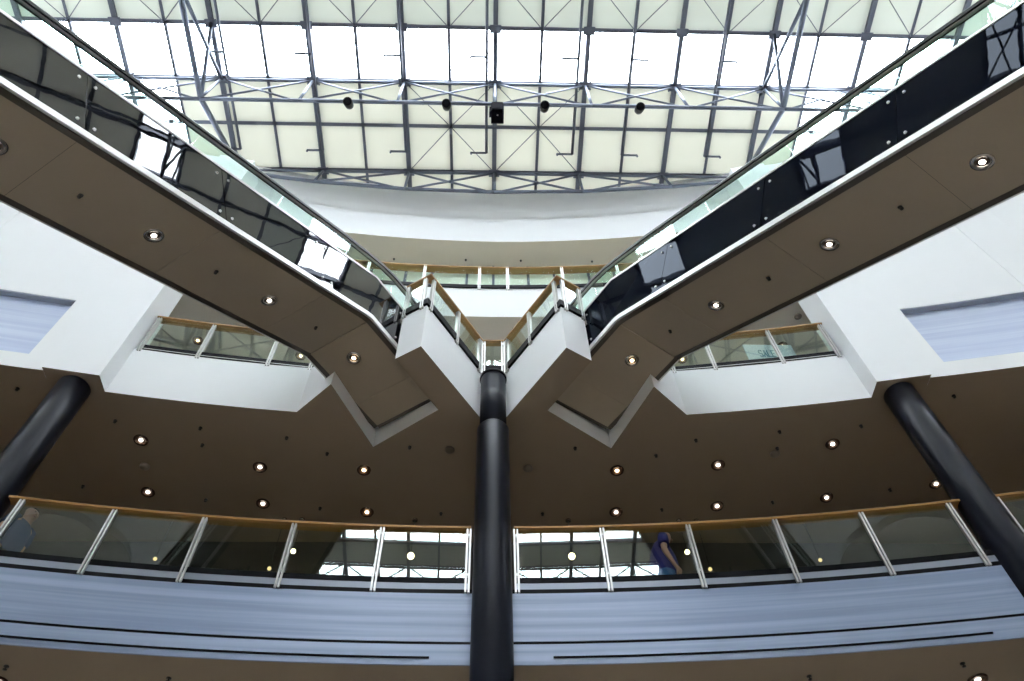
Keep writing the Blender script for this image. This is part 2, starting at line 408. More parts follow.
# ================================================================== BALUSTRADES
def balustrade(label, path, zf, posts, panes, group, rail_w=.17, h=1.045, shoe=True, strip=False, glass='glass', cat='balustrade', shoe_h=.085, odd=-1, twist={}, line=True):
    """path: plan polyline (left to right as seen from the atrium); posts: list of (point, direction) or indices along the path"""
    b = empty('balustrade', (path[0][0], path[0][1], zf))
    P = [Vector((x, y)) for x, y in path]
    nrm = []
    for i in range(len(P)):
        ns = []
        if i > 0: d = (P[i] - P[i - 1]).normalized(); ns.append(Vector((d.y, -d.x)))
        if i < len(P) - 1: d = (P[i + 1] - P[i]).normalized(); ns.append(Vector((d.y, -d.x)))
        n = sum(ns, Vector((0, 0)))
        n.normalize(); k = 1 / max(.5, n.dot(ns[0]))
        nrm.append(n * k)
    # n points to the atrium side when the path runs left to right seen from the atrium
    pp = [((p.x, p.y, zf), (-n.x, -n.y)) for p, n in zip(P, nrm)]
    t = .045
    rail = [(-.045, h - t), (rail_w - .045, h - t), (rail_w - .035, h - t * .5), (rail_w - .045, h), (-.035, h), (-.05, h - t * .4)]
    MB().sweep(rail, pp).build('handrail', M['wood'], b)
    if shoe:
        z_ = .085 if strip else .0
        q_ = -.008 if line else -.03
        MB().sweep([(q_, z_), (.05, z_), (.05, z_ + shoe_h), (q_, z_ + shoe_h)], pp).build('base_shoe', M['black'], b)
        if strip:
            MB().sweep([(-.002, -.013), (.03, -.013), (.03, .085), (-.002, .085)], pp).build('base_strip', M['strip'], b)
        elif line:
            MB().sweep([(-.014, .012), (-.008, .012), (-.008, .024), (-.014, .024)], pp).build('base_line', M['steel'], b)
    # length parameter
    L = [0]
    for i in range(len(P) - 1): L.append(L[-1] + (P[i + 1] - P[i]).length)
    def at(t):
        for i in range(len(P) - 1):
            if t <= L[i + 1] + 1e-9:
                f = (t - L[i]) / (L[i + 1] - L[i]); d = (P[i + 1] - P[i]).normalized()
                return P[i].lerp(P[i + 1], f), Vector((d.y, -d.x)), d
        d = (P[-1] - P[-2]).normalized(); return P[-1], Vector((d.y, -d.x)), d
    for t_ in posts:
        p, n, d = at(t_ * L[-1])
        m = MB()
        for k in (-.021, .021):
            q = p + d * k + n * .006
            m.bar((q.x, q.y, zf - .075), (q.x, q.y, zf + h - t), .025, .055, (n.x, n.y, 0))
        q = p + n * .0
        m.bar((q.x, q.y, zf + .88), (q.x, q.y, zf + .92), .03, .03, (n.x, n.y, 0))
        m.bar((q.x, q.y, zf + .20), (q.x, q.y, zf + .24), .03, .03, (n.x, n.y, 0))
        m.build('post', M['steel'], b)
    for ip, (t0, t1) in enumerate(panes):
        # follow the corners between the two ends
        ts = [t0 * L[-1], t1 * L[-1]]
        m = MB()
        pts = [at(t)[0] - at(t)[1] * .012 for t in ts]
        tw = twist.get(ip, 0)
        if tw:
            c_ = (pts[0] + pts[1]) / 2; R_ = Matrix.Rotation(tw, 2); pts = [c_ + R_ @ (q - c_) for q in pts]
        n0 = at(ts[0])[1]
        m.sweep([(0, .10), (.010, .10), (.010, h - t - .002), (0, h - t - .002)], [((q.x, q.y, zf), (-n0.x, -n0.y)) for q in pts])
        m.build('glass_pane', M['glass_t' if ip == odd else glass], b)
    tag(b, label, cat, group)
    return b

G1 = 'glass balustrades of the galleries'
post_x = [.31, 1.52, 2.72, 3.92, 5.10, 6.28]
for s in (-1, 1):
    # inner run, between the centre column and the side column
    xs = sorted([s * x for x in (.30, 6.46)])
    path = [(x, arcy(x, 8.19)) for x in [xs[0] + (xs[1] - xs[0]) * i / 15 for i in range(16)]]
    tt = sorted([(s * x - xs[0]) / (xs[1] - xs[0]) for x in post_x])
    tt = [min(.996, max(.004, t)) for t in tt]
    balustrade('lowest glass balustrade with wooden rail, from the centre column to the %s column' % SIDE[s], path, Z1T, tt,
               [(tt[i] + .003, tt[i + 1] - .003) for i in range(5)], G1, strip=True, rail_w=.15, twist={(1 if s > 0 else 3): s * .030})
    # outer run beyond the side column
    xs = sorted([s * x for x in (6.90, 11.8)])
    path = [(x, arcy(x, 8.19)) for x in [xs[0] + (xs[1] - xs[0]) * i / 12 for i in range(13)]]
    tt = [.004, .25, .5, .75, .996]
    balustrade('lowest glass balustrade beyond the %s column, at the photo\'s edge' % SIDE[s], path, Z1T, tt,
               [(tt[i] + .003, tt[i + 1] - .003) for i in range(4)], G1, strip=True, rail_w=.15)

# zig-zag balustrade of the middle gallery, round the two white prows
hp = [(.225, 8.165), (1.137, 6.765), (1.555, 7.013)]
path = [(-x, y) for x, y in hp[::-1]] + hp
seg = [0]
for i in range(5): seg.append(seg[-1] + math.dist(path[i], path[i + 1]))
TL = seg[-1]; sg = [x / TL for x in seg]
e = .03 / TL
pz = [sg[0] + e, (sg[1] - 3.2 * e), sg[1] + 3.2 * e, (sg[1] + sg[2]) / 2 + .01, sg[2] - 2.2 * e, sg[2] + 1.5 * e, sg[3] - 1.5 * e, sg[3] + 2.2 * e, (sg[3] + sg[4]) / 2 - .01, sg[4] - 3.2 * e, sg[4] + 3.2 * e, sg[5] - e]
balustrade('zig-zag wooden-railed glass balustrade round the two white prows above the centre column', path, Z2T, pz,
           [(pz[0] + e, pz[1] - e), (pz[2] + e, pz[3] - e), (pz[3] + e, pz[4] - e), (pz[5] + e, pz[6] - e), (pz[7] + e, pz[8] - e), (pz[8] + e, pz[9] - e), (pz[10] + e, pz[11] - e)], G1, rail_w=.13, h=1.0, shoe_h=.17, line=False)
# side balustrades of the middle gallery
for s in (-1, 1):
    rp = [(2.86, 7.76), (3.25, 8.115), (4.0, 8.025), (5.2, 7.875), (6.22, 7.72)]
    rp = rp if s > 0 else [(-x, y) for x, y in rp[::-1]]
    LL = [0]
    for i in range(4): LL.append(LL[-1] + math.dist(rp[i], rp[i + 1]))
    q = [l / LL[-1] for l in LL]
    if s > 0: tt = [.01, q[1] + .004, q[2], q[3], .985]
    else: tt = [.015, q[1], q[2], q[3] - .004, .99]
    balustrade('short middle gallery balustrade glimpsed between the %s escalator and the %s white pier' % (SIDE[s], SIDE[s]), rp, Z2T, tt,
               [(tt[i] + .006, tt[i + 1] - .006) for i in range(4)], G1, rail_w=.15, h=1.03, shoe_h=.13, glass='glass_s', odd=(0 if s > 0 else 3))
# top gallery
path = arcpts(-6.2, 6.2, 9.145, 20)
px = [-6.1, -4.4, -3.04, -1.68, -.34, .34, 1.68, 3.04, 4.4, 6.1]
tt = [(x + 6.2) / 12.4 for x in px]
balustrade('straight glass balustrade with wooden rail at the top gallery, under the white bulkhead', path, Z3T, tt,
           [(tt[i] + .003, tt[i + 1] - .003) for i in range(len(tt) - 1)], G1, rail_w=.2, h=1.03, shoe_h=.13, glass='glass_t', line=False)

# ================================================================== ESCALATORS
def prof_strip(s, dlist, n0, n1, zlo, zhi):
    """ribbon solid following the escalator: zlo / zhi are functions of d"""
    T = ef(s); v = []; f = []
    for d in dlist:
        v += [(d, n0, zlo(d)), (d, n1, zlo(d)), (d, n1, zhi(d)), (d, n0, zhi(d))]
    for i in range(len(dlist) - 1):
        for j in range(4): f.append([i * 4 + j, i * 4 + (j + 1) % 4, i * 4 + 4 + (j + 1) % 4, i * 4 + 4 + j])
    f.append([3, 2, 1, 0]); k = (len(dlist) - 1) * 4; f.append([k, k + 1, k + 2, k + 3])
    return MB().add(v, f, False, T)
DEND = 3.6
def cuts(a, b): return sorted({a, b} | {x for x in (DK, DK + .12) if a < x < b})
def downlight_parts(parent_or_none, c, tilt, s, warm=True, r=.085):
    pass
DH = [(-5.62, 11.95), (-5.60, 12.18), (-5.45, 12.34), (-5.2, 12.39), (-4.75, 12.36), (-4.4, 12.27), (-4.05, 12.11), (-3.38, 11.79)]
for s in (-1, 1):
    T = ef(s)
    base = exy(s, 2.9, 5.85)
    E = empty('escalator', (base[0], base[1], Z1T))
    tag(E, ('long escalator rising from the upper left to the centre, its side panels mirroring the roof' if s < 0 else
            'long escalator rising from the upper right to the centre, its side panels nearly black'), 'escalator', 'pair of escalators')
    # underside panels between seams
    for a, b in ((-6.20, -5.65), (-5.65, DK), (DK, -3.5), (-3.5, -1.735), (-1.735, .01), (.01, 1.76), (1.76, DEND)):
        prof_strip(s, cuts(a + .002, b - .002), 5.27, 6.41, zu, lambda d: zu(d) + .05).build('underside_panel', M['esc_soffit'], E)
    prof_strip(s, cuts(-6.2, DEND), 5.20, 6.46, lambda d: zu(d) + .055, lambda d: zu(d) + .12).build('underside_tray', M['darktrim'], E)
    for n0, n1 in ((5.19, 5.27), (6.41, 6.49)):
        prof_strip(s, cuts(-6.22, DEND), n0, n1, lambda d: zu(d) - .005, lambda d: zu(d) + .06).build('edge_channel', M['darktrim'], E)
    MB().add([(-6.20, 5.27, 10.425), (-6.26, 5.27, 10.425), (-6.26, 6.41, 10.425), (-6.20, 6.41, 10.425), (-6.20, 5.27, 10.5), (-6.26, 5.27, 10.5), (-6.26, 6.41, 10.5), (-6.20, 6.41, 10.5)],
             [[0, 1, 2, 3], [7, 6, 5, 4], [0, 4, 5, 1], [1, 5, 6, 2], [2, 6, 7, 3], [3, 7, 4, 0]], False, T).build('end_channel', M['darktrim'], E)
    # silver bands, top trims
    prof_strip(s, cuts(-5.10, DEND), 5.155, 5.19, lambda d: zu(d) + .01, lambda d: zu(d) + .115).build('bottom_band', M['silver'], E)
    prof_strip(s, cuts(-5.10, DEND), 6.49, 6.525, lambda d: zu(d) + .01, lambda d: zu(d) + .115).build('bottom_band', M['silver'], E)
    for n0, n1 in ((5.165, 5.28), (6.40, 6.515)):
        prof_strip(s, cuts(-5.12, DEND), n0, n1, lambda d: zt(d) - .035, lambda d: zt(d) + .015).build('top_trim', M['silver'], E)
    # cladding sheets with fixing studs
    js = [3.52, 1.775, .03, -1.715, -3.46, -5.10]
    def sheared(a, side_n):
        # joints stand square to the slope
        b0 = zu(a) + .10
        if a < -4.9: return (a, b0), (a, zt(a) - .02)
        dl = .458
        return (a, b0), (a + dl, zt(a + dl) - .02)
    for k in range(len(js) - 1):
        b, a = js[k], js[k + 1]
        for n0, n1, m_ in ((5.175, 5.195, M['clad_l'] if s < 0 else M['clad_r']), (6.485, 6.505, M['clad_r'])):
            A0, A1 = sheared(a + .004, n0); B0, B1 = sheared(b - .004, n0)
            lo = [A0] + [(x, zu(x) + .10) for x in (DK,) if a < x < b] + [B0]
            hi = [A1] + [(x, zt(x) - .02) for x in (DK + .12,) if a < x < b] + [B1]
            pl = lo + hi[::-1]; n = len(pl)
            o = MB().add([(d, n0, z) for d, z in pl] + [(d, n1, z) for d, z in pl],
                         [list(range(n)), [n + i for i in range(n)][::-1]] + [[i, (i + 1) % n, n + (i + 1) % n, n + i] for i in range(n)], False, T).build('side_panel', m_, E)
            if n0 < 5.5:
                for (p, q), sg_ in (((A0, A1), 1), ((B0, B1), -1)):
                    for w in (.14, .84):
                        dd_ = p[0] + (q[0] - p[0]) * w + .085 * sg_; zz = p[1] + (q[1] - p[1]) * w - .085 * sg_ * (SL if p[0] > DK else 0)
                        st = MB().tube([T((dd_, 5.178, zz)), T((dd_, 5.158, zz))], [.021, .016], 10).build('stud', M['silver'], o)
                        st.matrix_parent_inverse = o.matrix_parent_inverse.inverted() @ Matrix.Translation(-Vector(E.location)) if False else Matrix.Identity(4)
    # glass and moving handrail on both sides
    hp_ = DH + [(1.436, 9.115), (2.6, 8.47), (3.3, 8.10)]
    def hz(d):
        for i in range(len(hp_) - 1):
            (d0, z0), (d1, z1) = hp_[i], hp_[i + 1]
            if d0 <= d <= d1: return z0 + (z1 - z0) * (d - d0) / max(1e-6, d1 - d0)
        return hp_[-1][1]
    for n_ in (5.24, 6.44):
        gs = [-5.55, -4.75, -3.6, -2.2, -.8, .6, 2.0, 3.3]
        for a, b in zip(gs[:-1], gs[1:]):
            ds = sorted({a + .006, b - .006} | {d for d, z in hp_ if a < d < b} | {x for x in (DK, DK + .12) if a < x < b})
            prof_strip(s, ds, n_ - .006, n_ + .006, lambda d: zt(d) - .0, lambda d: hz(d) - .03).build('glass_panel', M['escglass'], E)
        v = [T((d, n_, z)) for d, z in hp_]
        acr = (s * NN[0], NN[1])
        MB().sweep([(-.045, -.042), (.045, -.042), (.054, 0), (.04, .036), (-.04, .036), (-.054, 0)], [(p, acr) for p in v]).build('handrail', M['rubber'], E)
        MB().sweep([(-.02, -.052), (.02, -.052), (.02, -.04), (-.02, -.04)], [(p, acr) for p in v]).build('handrail_guide', M['silver'], E)
    # steps
    prof = []
    zf = lambda d: Z2T if d < DK else Z2T - SL * (d - DK)
    d = -5.1; pts = [(-5.1, Z2T)]
    d = DK
    while d < 3.4:
        pts.append((d, zf(d))); pts.append((d, zf(d) - .20)); d += .20 / SL
    pts.append((3.6, zf(d)))
    v = [];
    for d_, z_ in pts: v += [(d_, 5.33, z_), (d_, 6.35, z_)]
    lo = [(pts[-1][0], pts[-1][1] - .05), (DK, Z2T - .45), (-5.1, Z2T - .3)]
    n_top = len(pts)
    allp = pts + lo
    v = [(a_, 5.33, b_) for a_, b_ in allp] + [(a_, 6.35, b_) for a_, b_ in allp]; k = len(allp)
    f = [[i, (i + 1) % k, k + (i + 1) % k, k + i] for i in range(k)]
    MB().add(v, f, False, T).build('steps', M['step'], E)
    # downlights and sprinkler heads in the underside
    for i, d_ in enumerate((.42, -1.305, -3.07, -4.855)):
        th = math.atan(SL) if d_ > DK else 0
        c = Vector((d_, 5.865, zu(d_)))
        def L2(p, c=c, th=th, T=T):       # tilt about the across axis, z down-slope
            x, y, z = p
            return T((c.x + x * math.cos(th) + z * math.sin(th), c.y + y, c.z - x * math.sin(th) + z * math.cos(th)))
        ring = MB().lathe([(.070, .01), (.062, -.004), (.100, -.014), (.118, -.012), (.122, .004)], (0, 0, 0), 28, L2).build('downlight_ring', M['ring_c'], E)
        o = MB().lathe([(.0, -.002), (.062, -.002), (.062, .012)], (0, 0, 0), 20, L2).build('lamp_reflector', M['ring'], ring)
        o.matrix_parent_inverse = Matrix.Identity(4)
        o = MB().lathe([(.0, -.016), (.027, -.012), (.034, -.001)], (0, 0, 0), 20, L2).build('lamp_lens', M['lens_w'] if d_ > DK else M['lens'], ring)
        o.matrix_parent_inverse = Matrix.Identity(4)
    for d_ in (-.44, -2.2, -3.975):
        th = math.atan(SL)
        c = Vector((d_, 5.875, zu(d_)))
        def L3(p, c=c, th=th, T=T):
            x, y, z = p
            return T((c.x + x, c.y + y, c.z + z))
        MB().lathe([(.026, .02), (.026, -.012), (.010, -.016), (.009, -.045), (.022, -.049), (.022, -.053), (0, -.055)], (0, 0, 0), 14, L3).build('sprinkler_head', M['plastic_dark'], E)

# ================================================================== DOWNLIGHTS AND SENSORS IN THE SOFFITS
def make_downlight(loc, warm=True, lens='lens'):
    o = empty('downlight', loc)
    a = MB().lathe([(.066, .0), (.060, -.008), (.098, -.02), (.118, -.016), (.124, .0)], (0, 0, 0), 26).build('trim_ring', M['ring'])
    b = MB().lathe([(.0, -.022), (.026, -.018), (.036, -.006)], (0, 0, 0), 18).build('lens', M[lens])
    c = MB().lathe([(.0, -.004), (.064, -.004), (.064, .0)], (0, 0, 0), 20).build('reflector', M['ring_c'])
    for q in (a, b, c): q.parent = o
    return o
dl = make_downlight((-2.24, 9.385, Z2B))
tag(dl, '', 'ceiling light', 'downlights in the brown soffit')
dlw = make_downlight((0, 0, Z2B), lens='lens_w'); tag(dlw, '', 'ceiling light', 'downlights in the brown soffit')
first = {True: dl, False: dlw}; used = set()
LP = {-1: ((-2.236, 9.382, 'front', 0), (-2.266, 10.409, 'back', 0), (-4.024, 9.324, 'front', 1), (-4.107, 10.204, 'back', 1), (-5.917, 8.726, 'front', 2), (-6.082, 9.932, 'back', 2)),
      1: ((2.188, 9.364, 'front', 0), (2.27, 10.387, 'back', 0), (3.952, 9.222, 'front', 1), (4.105, 10.224, 'back', 1), (5.857, 8.723, 'front', 2), (6.07, 9.996, 'back', 2), (7.971, 9.645, 'back', 3))}
names = ('nearest the centre column', 'second from the centre column', 'third from the centre column', 'outermost, by the side column')
for s in (-1, 1):
    for x, y, row, i in LP[s]:
        lab = '%s-row downlight of the brown soffit, %s, %s half' % (row, names[i], SIDE[s])
        warm = i == 0 and not (s > 0 and row == 'back')
        src = first[warm]
        if warm not in used:
            used.add(warm); src.location = (x, y, Z2B); src['label'] = lab
        else: dup(src, (x, y, Z2B), lab)
# two under the lowest gallery
for s, x, y in ((1, 5.91, 8.50), (-1, -5.80, 8.50)):
    dup(dlw, (x, y, Z1B), 'downlight under the lowest gallery, at the photo\'s bottom %s corner' % SIDE[s], 'downlights under the lowest gallery')
# under the top gallery, behind the side balustrades
for s in (-1, 1):
    dup(dl, (s * 6.7, 9.86, Z3B), 'warm downlight seen through the middle balustrade by the %s white pier' % SIDE[s], 'downlights under the top gallery')
    dup(dl, (s * 4.43, 10.26, Z3B), 'warm downlight seen through the middle balustrade by the %s escalator' % SIDE[s], 'downlights under the top gallery')

def make_sensor(loc, kind):
    if kind == 'sprinkler':
        o = MB().lathe([(.03, 0), (.03, -.01), (.009, -.013), (.009, -.038), (.024, -.041), (.024, -.046), (0, -.048)], (0, 0, 0), 14).build('ceiling_sprinkler', M['plastic_dark'])
    else:
        o = MB().lathe([(.085, 0), (.085, -.02), (.06, -.045), (0, -.05)], (0, 0, 0), 20).build('smoke_detector', M['plastic_tan'])
    o.location = loc
    return o
sp0 = make_sensor((0, 0, 0), 'sprinkler'); sd0 = make_sensor((0, 0, 0), 'smoke')
spu = [False, False]
def put(kind, loc, label, group):
    i = 0 if kind == 'sprinkler' else 1; src = (sp0, sd0)[i]
    if spu[i]:
        o = src.copy(); COL.objects.link(o)
    else: o = src; spu[i] = True
    o.location = loc
    tag(o, label, 'sprinkler' if i == 0 else 'smoke detector', group)
SPR = ((.925, 10.43, 'behind the centre column'), (1.415, 8.845, 'beside the escalator well'), (2.83, 9.0, 'between the two innermost lights'), (3.10, 10.31, 'in the back row between lights'), (3.47, 8.65, 'near the white edge'),
       (4.91, 8.82, 'before the third pair of lights'), (5.10, 10.11, 'by the third back-row light'), (7.17, 9.79, 'just behind the side column'), (7.61, 7.66, 'beyond the side column'), (6.235, 8.31, 'by the side column head'), (4.87, 8.45, 'midway along the white edge'))
for x, y, w in SPR:
    for s in (-1, 1): put('sprinkler', (s * x, y, Z2B), 'small dark sprinkler in the brown soffit, %s, %s half' % (w, SIDE[s]), 'sprinklers in the brown soffit')
put('smoke', (-.735, 8.9, Z2B), 'round smoke detector left of the centre column, under the brown soffit', 'smoke detectors in the brown soffit')
put('smoke', (.622, 9.315, Z2B), 'round smoke detector right of the centre column, under the brown soffit', 'smoke detectors in the brown soffit')
put('smoke', (-5.99, 9.314, Z2B), 'round smoke detector between the outer pair of lights on the left', 'smoke detectors in the brown soffit')
put('smoke', (4.90, 8.95, Z2B), 'round smoke detector beside the outer lights on the right', 'smoke detectors in the brown soffit')
put('smoke', (6.885, 9.05, Z3B), 'round smoke detector above the middle balustrade by the right white pier', 'smoke detectors under the top gallery')
for x, w in ((-2.80, 'far left'), (-.78, 'left of centre'), (.775, 'right of centre'), (2.80, 'far right')):
    put('sprinkler', (x, 10.2, Z4B), 'small dark sprinkler above the top balustrade, %s of four' % w, 'sprinklers over the top gallery')
for x, y, w in ((-5.6, 8.2, 'at the left edge'), (-3.8, 8.44, 'second from the left edge'), (3.82, 8.43, 'left of the downlight'), (5.61, 8.18, 'just above the downlight on the right')):
    put('sprinkler', (x, y, Z1B), 'small dark sprinkler under the lowest gallery, %s' % w, 'sprinklers under the lowest gallery')

# ================================================================== ROOF
rows = [9.6, 8.89, 7.475, 6.18, 4.67, 3.3, 1.9, .5, -.9, -2.3, -3.7, -5.1, -6.5, -7.9, -9.3, -10.7, -12.1, -13.5, -14.9, -16.3, -17.9]
BAY = 2.617
clear = {(6.18, 4.67), (.5, -.9), (-5.1, -6.5), (-10.7, -12.1), (-7.9, -9.3)}
RF = empty('roof_frame', (0, 0, ZR))
tag(RF, 'dark steel grid of rafters, purlins and bars carrying the glazed roof', 'roof frame')
YR0, YR1 = -17.9, 9.6
for k in range(-6, 7):
    x = k * BAY
    MB().bar((x, YR0, ZR + .02), (x, YR1 if k == 0 else arcy(x, 9.6), ZR + .02), .13, .24).build('rafter', M['roofsteel'], RF)
for k in range(-6, 6):
    x = (k + .5) * BAY
    MB().bar((x, YR0, ZR + .06), (x, arcy(x, 9.6), ZR + .06), .085, .12).build('glazing_bar', M['roofsteel'], RF)
for y in rows[1:-1]:
    MB().bar((-XW, y, ZR + .06), (XW, y, ZR + .06), .11, .12).build('purlin', M['roofsteel'], RF)
def rod(a, b, r=.012): MB().tube([a, b], r, 6).build('brace_rod', M['roofsteel'], RF)
zb = ZR - .04
for k in (-1, 0):
    a, c = k * BAY, (k + 1) * BAY; m_ = (a + c) / 2
    for x0 in (a, c):
        rod((x0, 8.89, zb), (m_, 7.475, zb)); rod((m_, 7.475, zb), (x0, 6.18, zb))
for k in range(-5, 5):
    a, c = k * BAY, (k + 1) * BAY; m_ = (a + c) / 2
    for x0 in (a, c): rod((m_, 4.67, zb), (x0, 3.3, zb))
for k in range(-4, 5):
    for y in (8.89, 6.18, 4.67):
        x = k * BAY
        g = MB(); g.box(x - .16, x + .16, y - .11, y + .11, ZR - .125, ZR - .095)
        if y == 6.18:
            for dx, dy in ((-.17, .12), (.17, .12), (-.17, -.12), (.17, -.12)): g.bar((x, y, ZR - .13), (x + dx, y + dy, ZR - .05), .05, .05)
        g.build('node_plate', M['roofsteel'], RF)
# glazing
gz = MB()
struct(gz.box(-XW, XW, YR0, 9.75, ZR + .125, ZR + .14).build('window_1', M['roofglass']))
# fabric shades: one sheet in every half bay
zs = ZR + .005
def shade(x0, x1, y0, y1, m_):
    # a thin sheet drawn tight with a slight sag
    nx, ny = 4, 4; v = []; f = []
    for i in range(nx + 1):
        for j in range(ny + 1):
            a, b = i / nx, j / ny
            v.append((x0 + (x1 - x0) * a, y0 + (y1 - y0) * b, zs - .02 * 4 * a * (1 - a) * 4 * b * (1 - b) * .25 * 4 * .3))
    for i in range(nx):
        for j in range(ny): f.append([i * (ny + 1) + j, i * (ny + 1) + j + 1, (i + 1) * (ny + 1) + j + 1, (i + 1) * (ny + 1) + j])
    return MB().add(v, f, True).build('roof_blind', m_, fix=False)
rearm = MB()
rowname = {9.6: 'in the narrow strip by the bulkhead', 8.89: 'in the row next to the bulkhead', 7.475: 'in the row just below the truss', 4.67: 'above the clear glass strip'}
for y1, y0 in zip(rows[:-1], rows[1:]):
    for c in range(-12, 12):
        x0 = c * BAY / 2 + .004; x1 = (c + 1) * BAY / 2 - .004
        side = c + .5
        if (y1, y0) in clear and not (y1 == .5 and abs(side) > 3.1): continue
        if y1 in (8.89, 7.475, 9.6) and abs(side) > 7: continue
        if y1 in rowname:
            n = int(abs(side) + .5)
            o = shade(x0, x1, y0 + .008, y1 - .008, M['fabric_g'] if y1 == 4.67 else M['fabric'])
            tag(o, 'cream roof blind %s, %s %s of the centre rafter' % (rowname[y1], ORD[n - 1], 'left' if side < 0 else 'right'), 'roof blind', 'cream fabric roof blinds')
        else:
            rearm.quad((x0, y0 + .05, zs), (x1, y0 + .05, zs), (x1, y1 - .05, zs), (x0, y1 - .05, zs))
struct(rearm.build('ceiling.001', M['fabric'], fix=False))

# ---- trusses along the bays
def truss(label, y, zlow, kr, ztop=ZR - .12, curve=None, r1=.05, r2=.055, rb=.03, dbl=False):
    t = empty('roof_truss', (0, y, zlow))
    yy = (lambda x: y) if curve is None else curve
    for k in range(-kr, kr):
        a, c = k * BAY, (k + 1) * BAY
        pa, pc = Vector((a, y, ztop)), Vector((c, y, ztop))
        qa, qc = Vector((a, yy(a), zlow)), Vector((c, yy(c), zlow))
        MB().tube([pa, pc], r1, 10).build('top_chord', M['bluesteel'], t)
        MB().tube([qa, qc], r2, 10).build('bottom_chord', M['bluesteel'], t)
        MB().tube([pa + Vector((.1, 0, -.02)), qc + Vector((-.15, 0, .02))], rb, 8).build('brace', M['bluesteel'], t)
        MB().tube([pc + Vector((-.1, 0, -.02)), qa + Vector((.15, 0, .02))], rb, 8).build('brace', M['bluesteel'], t)
    for k in range(-kr, kr + 1):
        x = k * BAY
        MB().tube([(x, y, ztop), (x, yy(x), zlow)], .04, 8).build('strut', M['bluesteel'], t)
    tag(t, label, 'roof truss', 'steel roof trusses')
    return t
truss('blue-grey lattice truss across the roof carrying the row of spotlights', 6.18, 20.86, 5)
truss('dark lattice truss against the white bulkhead at the roof\'s lower edge', 8.89, 21.42, 4, curve=lambda x: 8.93 - x * x / 110.0, rb=.035)
for y in (.5, -5.1, -10.7):
    truss('lattice truss of the roof behind the photographer, mirrored in the glass, %d metres back' % round(abs(y - 6.18)), y, 20.9, 5)
# trusses that run along the roof over the escalators
for s in (-1, 1):
    x = s * 7.83
    t = empty('roof_girder', (x, 6.2, 20.9))
    ny = [6.18, 3.3, .5, -2.3]
    MB().tube([(x, 8.75, ZR - .12), (x, 6.18, 20.9), (x, 3.3, 20.9), (x, -2.3, 20.9)], .075, 10).build('bottom_chord', M['bluesteel'], t)
    for a, b in zip(ny[:-1], ny[1:]):
        MB().tube([(x, a, ZR - .12), (x, b, 20.9)], .055, 8).build('brace', M['bluesteel'], t)
        MB().tube([(x, b, ZR - .12), (x, b, 20.9)], .055, 8).build('strut', M['bluesteel'], t)
    MB().tube([(x, 4.67, ZR - .12), (x, 6.18, 20.9)], .055, 8).build('strut', M['bluesteel'], t)
    tag(t, 'slanting steel girder under the roof above the %s escalator' % SIDE[s], 'roof girder', 'steel girders over the escalators')

# ---- spotlights on the truss
def spotlight(x, label):
    o = empty('spotlight', (x, 6.18, 20.86))
    T = lambda p: (x + p[0], 6.18 + p[1], 20.86 + p[2])
    MB().bar((x - .05, 6.18, 20.80), (x + .05, 6.18, 20.80), .08, .05).tube([(x, 6.18, 20.80), (x, 6.16, 20.66)], .02, 8).build('clamp', M['bluesteel'], o)
    a, b = Vector((x, 6.24, 20.66)), Vector((x, 6.04, 20.38))
    MB().tube([a, a.lerp(b, .15), b], [.07, .115, .125], 18).build('lamp_body', M['plastic_dark'], o)
    d = (b - a).normalized()
    MB().tube([b + d * .001, b + d * .012], [.11, .10], 18).build('lamp_glass', M['black'], o)
    tag(o, label, 'spotlight', 'spotlights on the roof truss')
for x, w in ((-3.85, 'second left of the black loudspeaker'), (-1.275, 'first left of the black loudspeaker'),
             (1.313, 'first right of the black loudspeaker'), (3.84, 'second right of the black loudspeaker')):
    spotlight(x, 'round black spotlight on the roof truss, ' + w)
# ---- loudspeaker in the middle
sp = empty('loudspeaker', (.05, 6.1, 20.8))
MB().box(-.10, .23, 6.03, 6.40, 19.86, 20.52).build('cabinet', M['grille'], sp, bevel=.02)
MB().box(-.08, .21, 6.01, 6.03, 19.89, 20.49).build('grille', M['grille'], sp)
MB().box(-.15, -.10, 6.12, 6.26, 19.95, 20.45).build('side_bracket', M['grille'], sp)
MB().box(.05, .085, 6.15, 6.185, 19.854, 19.862).build('badge', M['silver'], sp)
MB().tube([(.06, 6.18, 20.86), (.06, 6.18, 20.5)], .03, 10).build('clamp', M['bluesteel'], sp)
tag(sp, 'black box loudspeaker hanging from the middle of the roof truss', 'loudspeaker')
# ---- sprinkler pipes with hooked branches
for x, h, w in ((-7.6, -1, 'third left of centre'), (-5.15, -1, 'second left of centre'), (-2.66, -1, 'first left of centre'), (-.24, -1, 'at the centre rafter'), (2.36, -1, 'first right of centre'), (3.87, 1, 'second right of centre'), (6.40, 1, 'third right of centre')):
    o = empty('sprinkler_pipe', (x, 8.2, ZR - .2))
    z = ZR - .22
    MB().tube([(x, -2.3, z), (x, 8.2, z)], .042, 8).build('pipe', M['roofsteel'], o)
    for y in (8.2, 5.4):
        m = MB().tube([(x, y, z), (x + h * .46, y, z)], .034, 8)
        m.tube([(x + h * .46, y, z + .02), (x + h * .46, y, z - .1)], .03, 8).build('branch', M['roofsteel'], o)
    tag(o, 'thin dark sprinkler pipe with hooked branches under the roof, %s' % w, 'sprinkler pipe', 'sprinkler pipes under the roof')

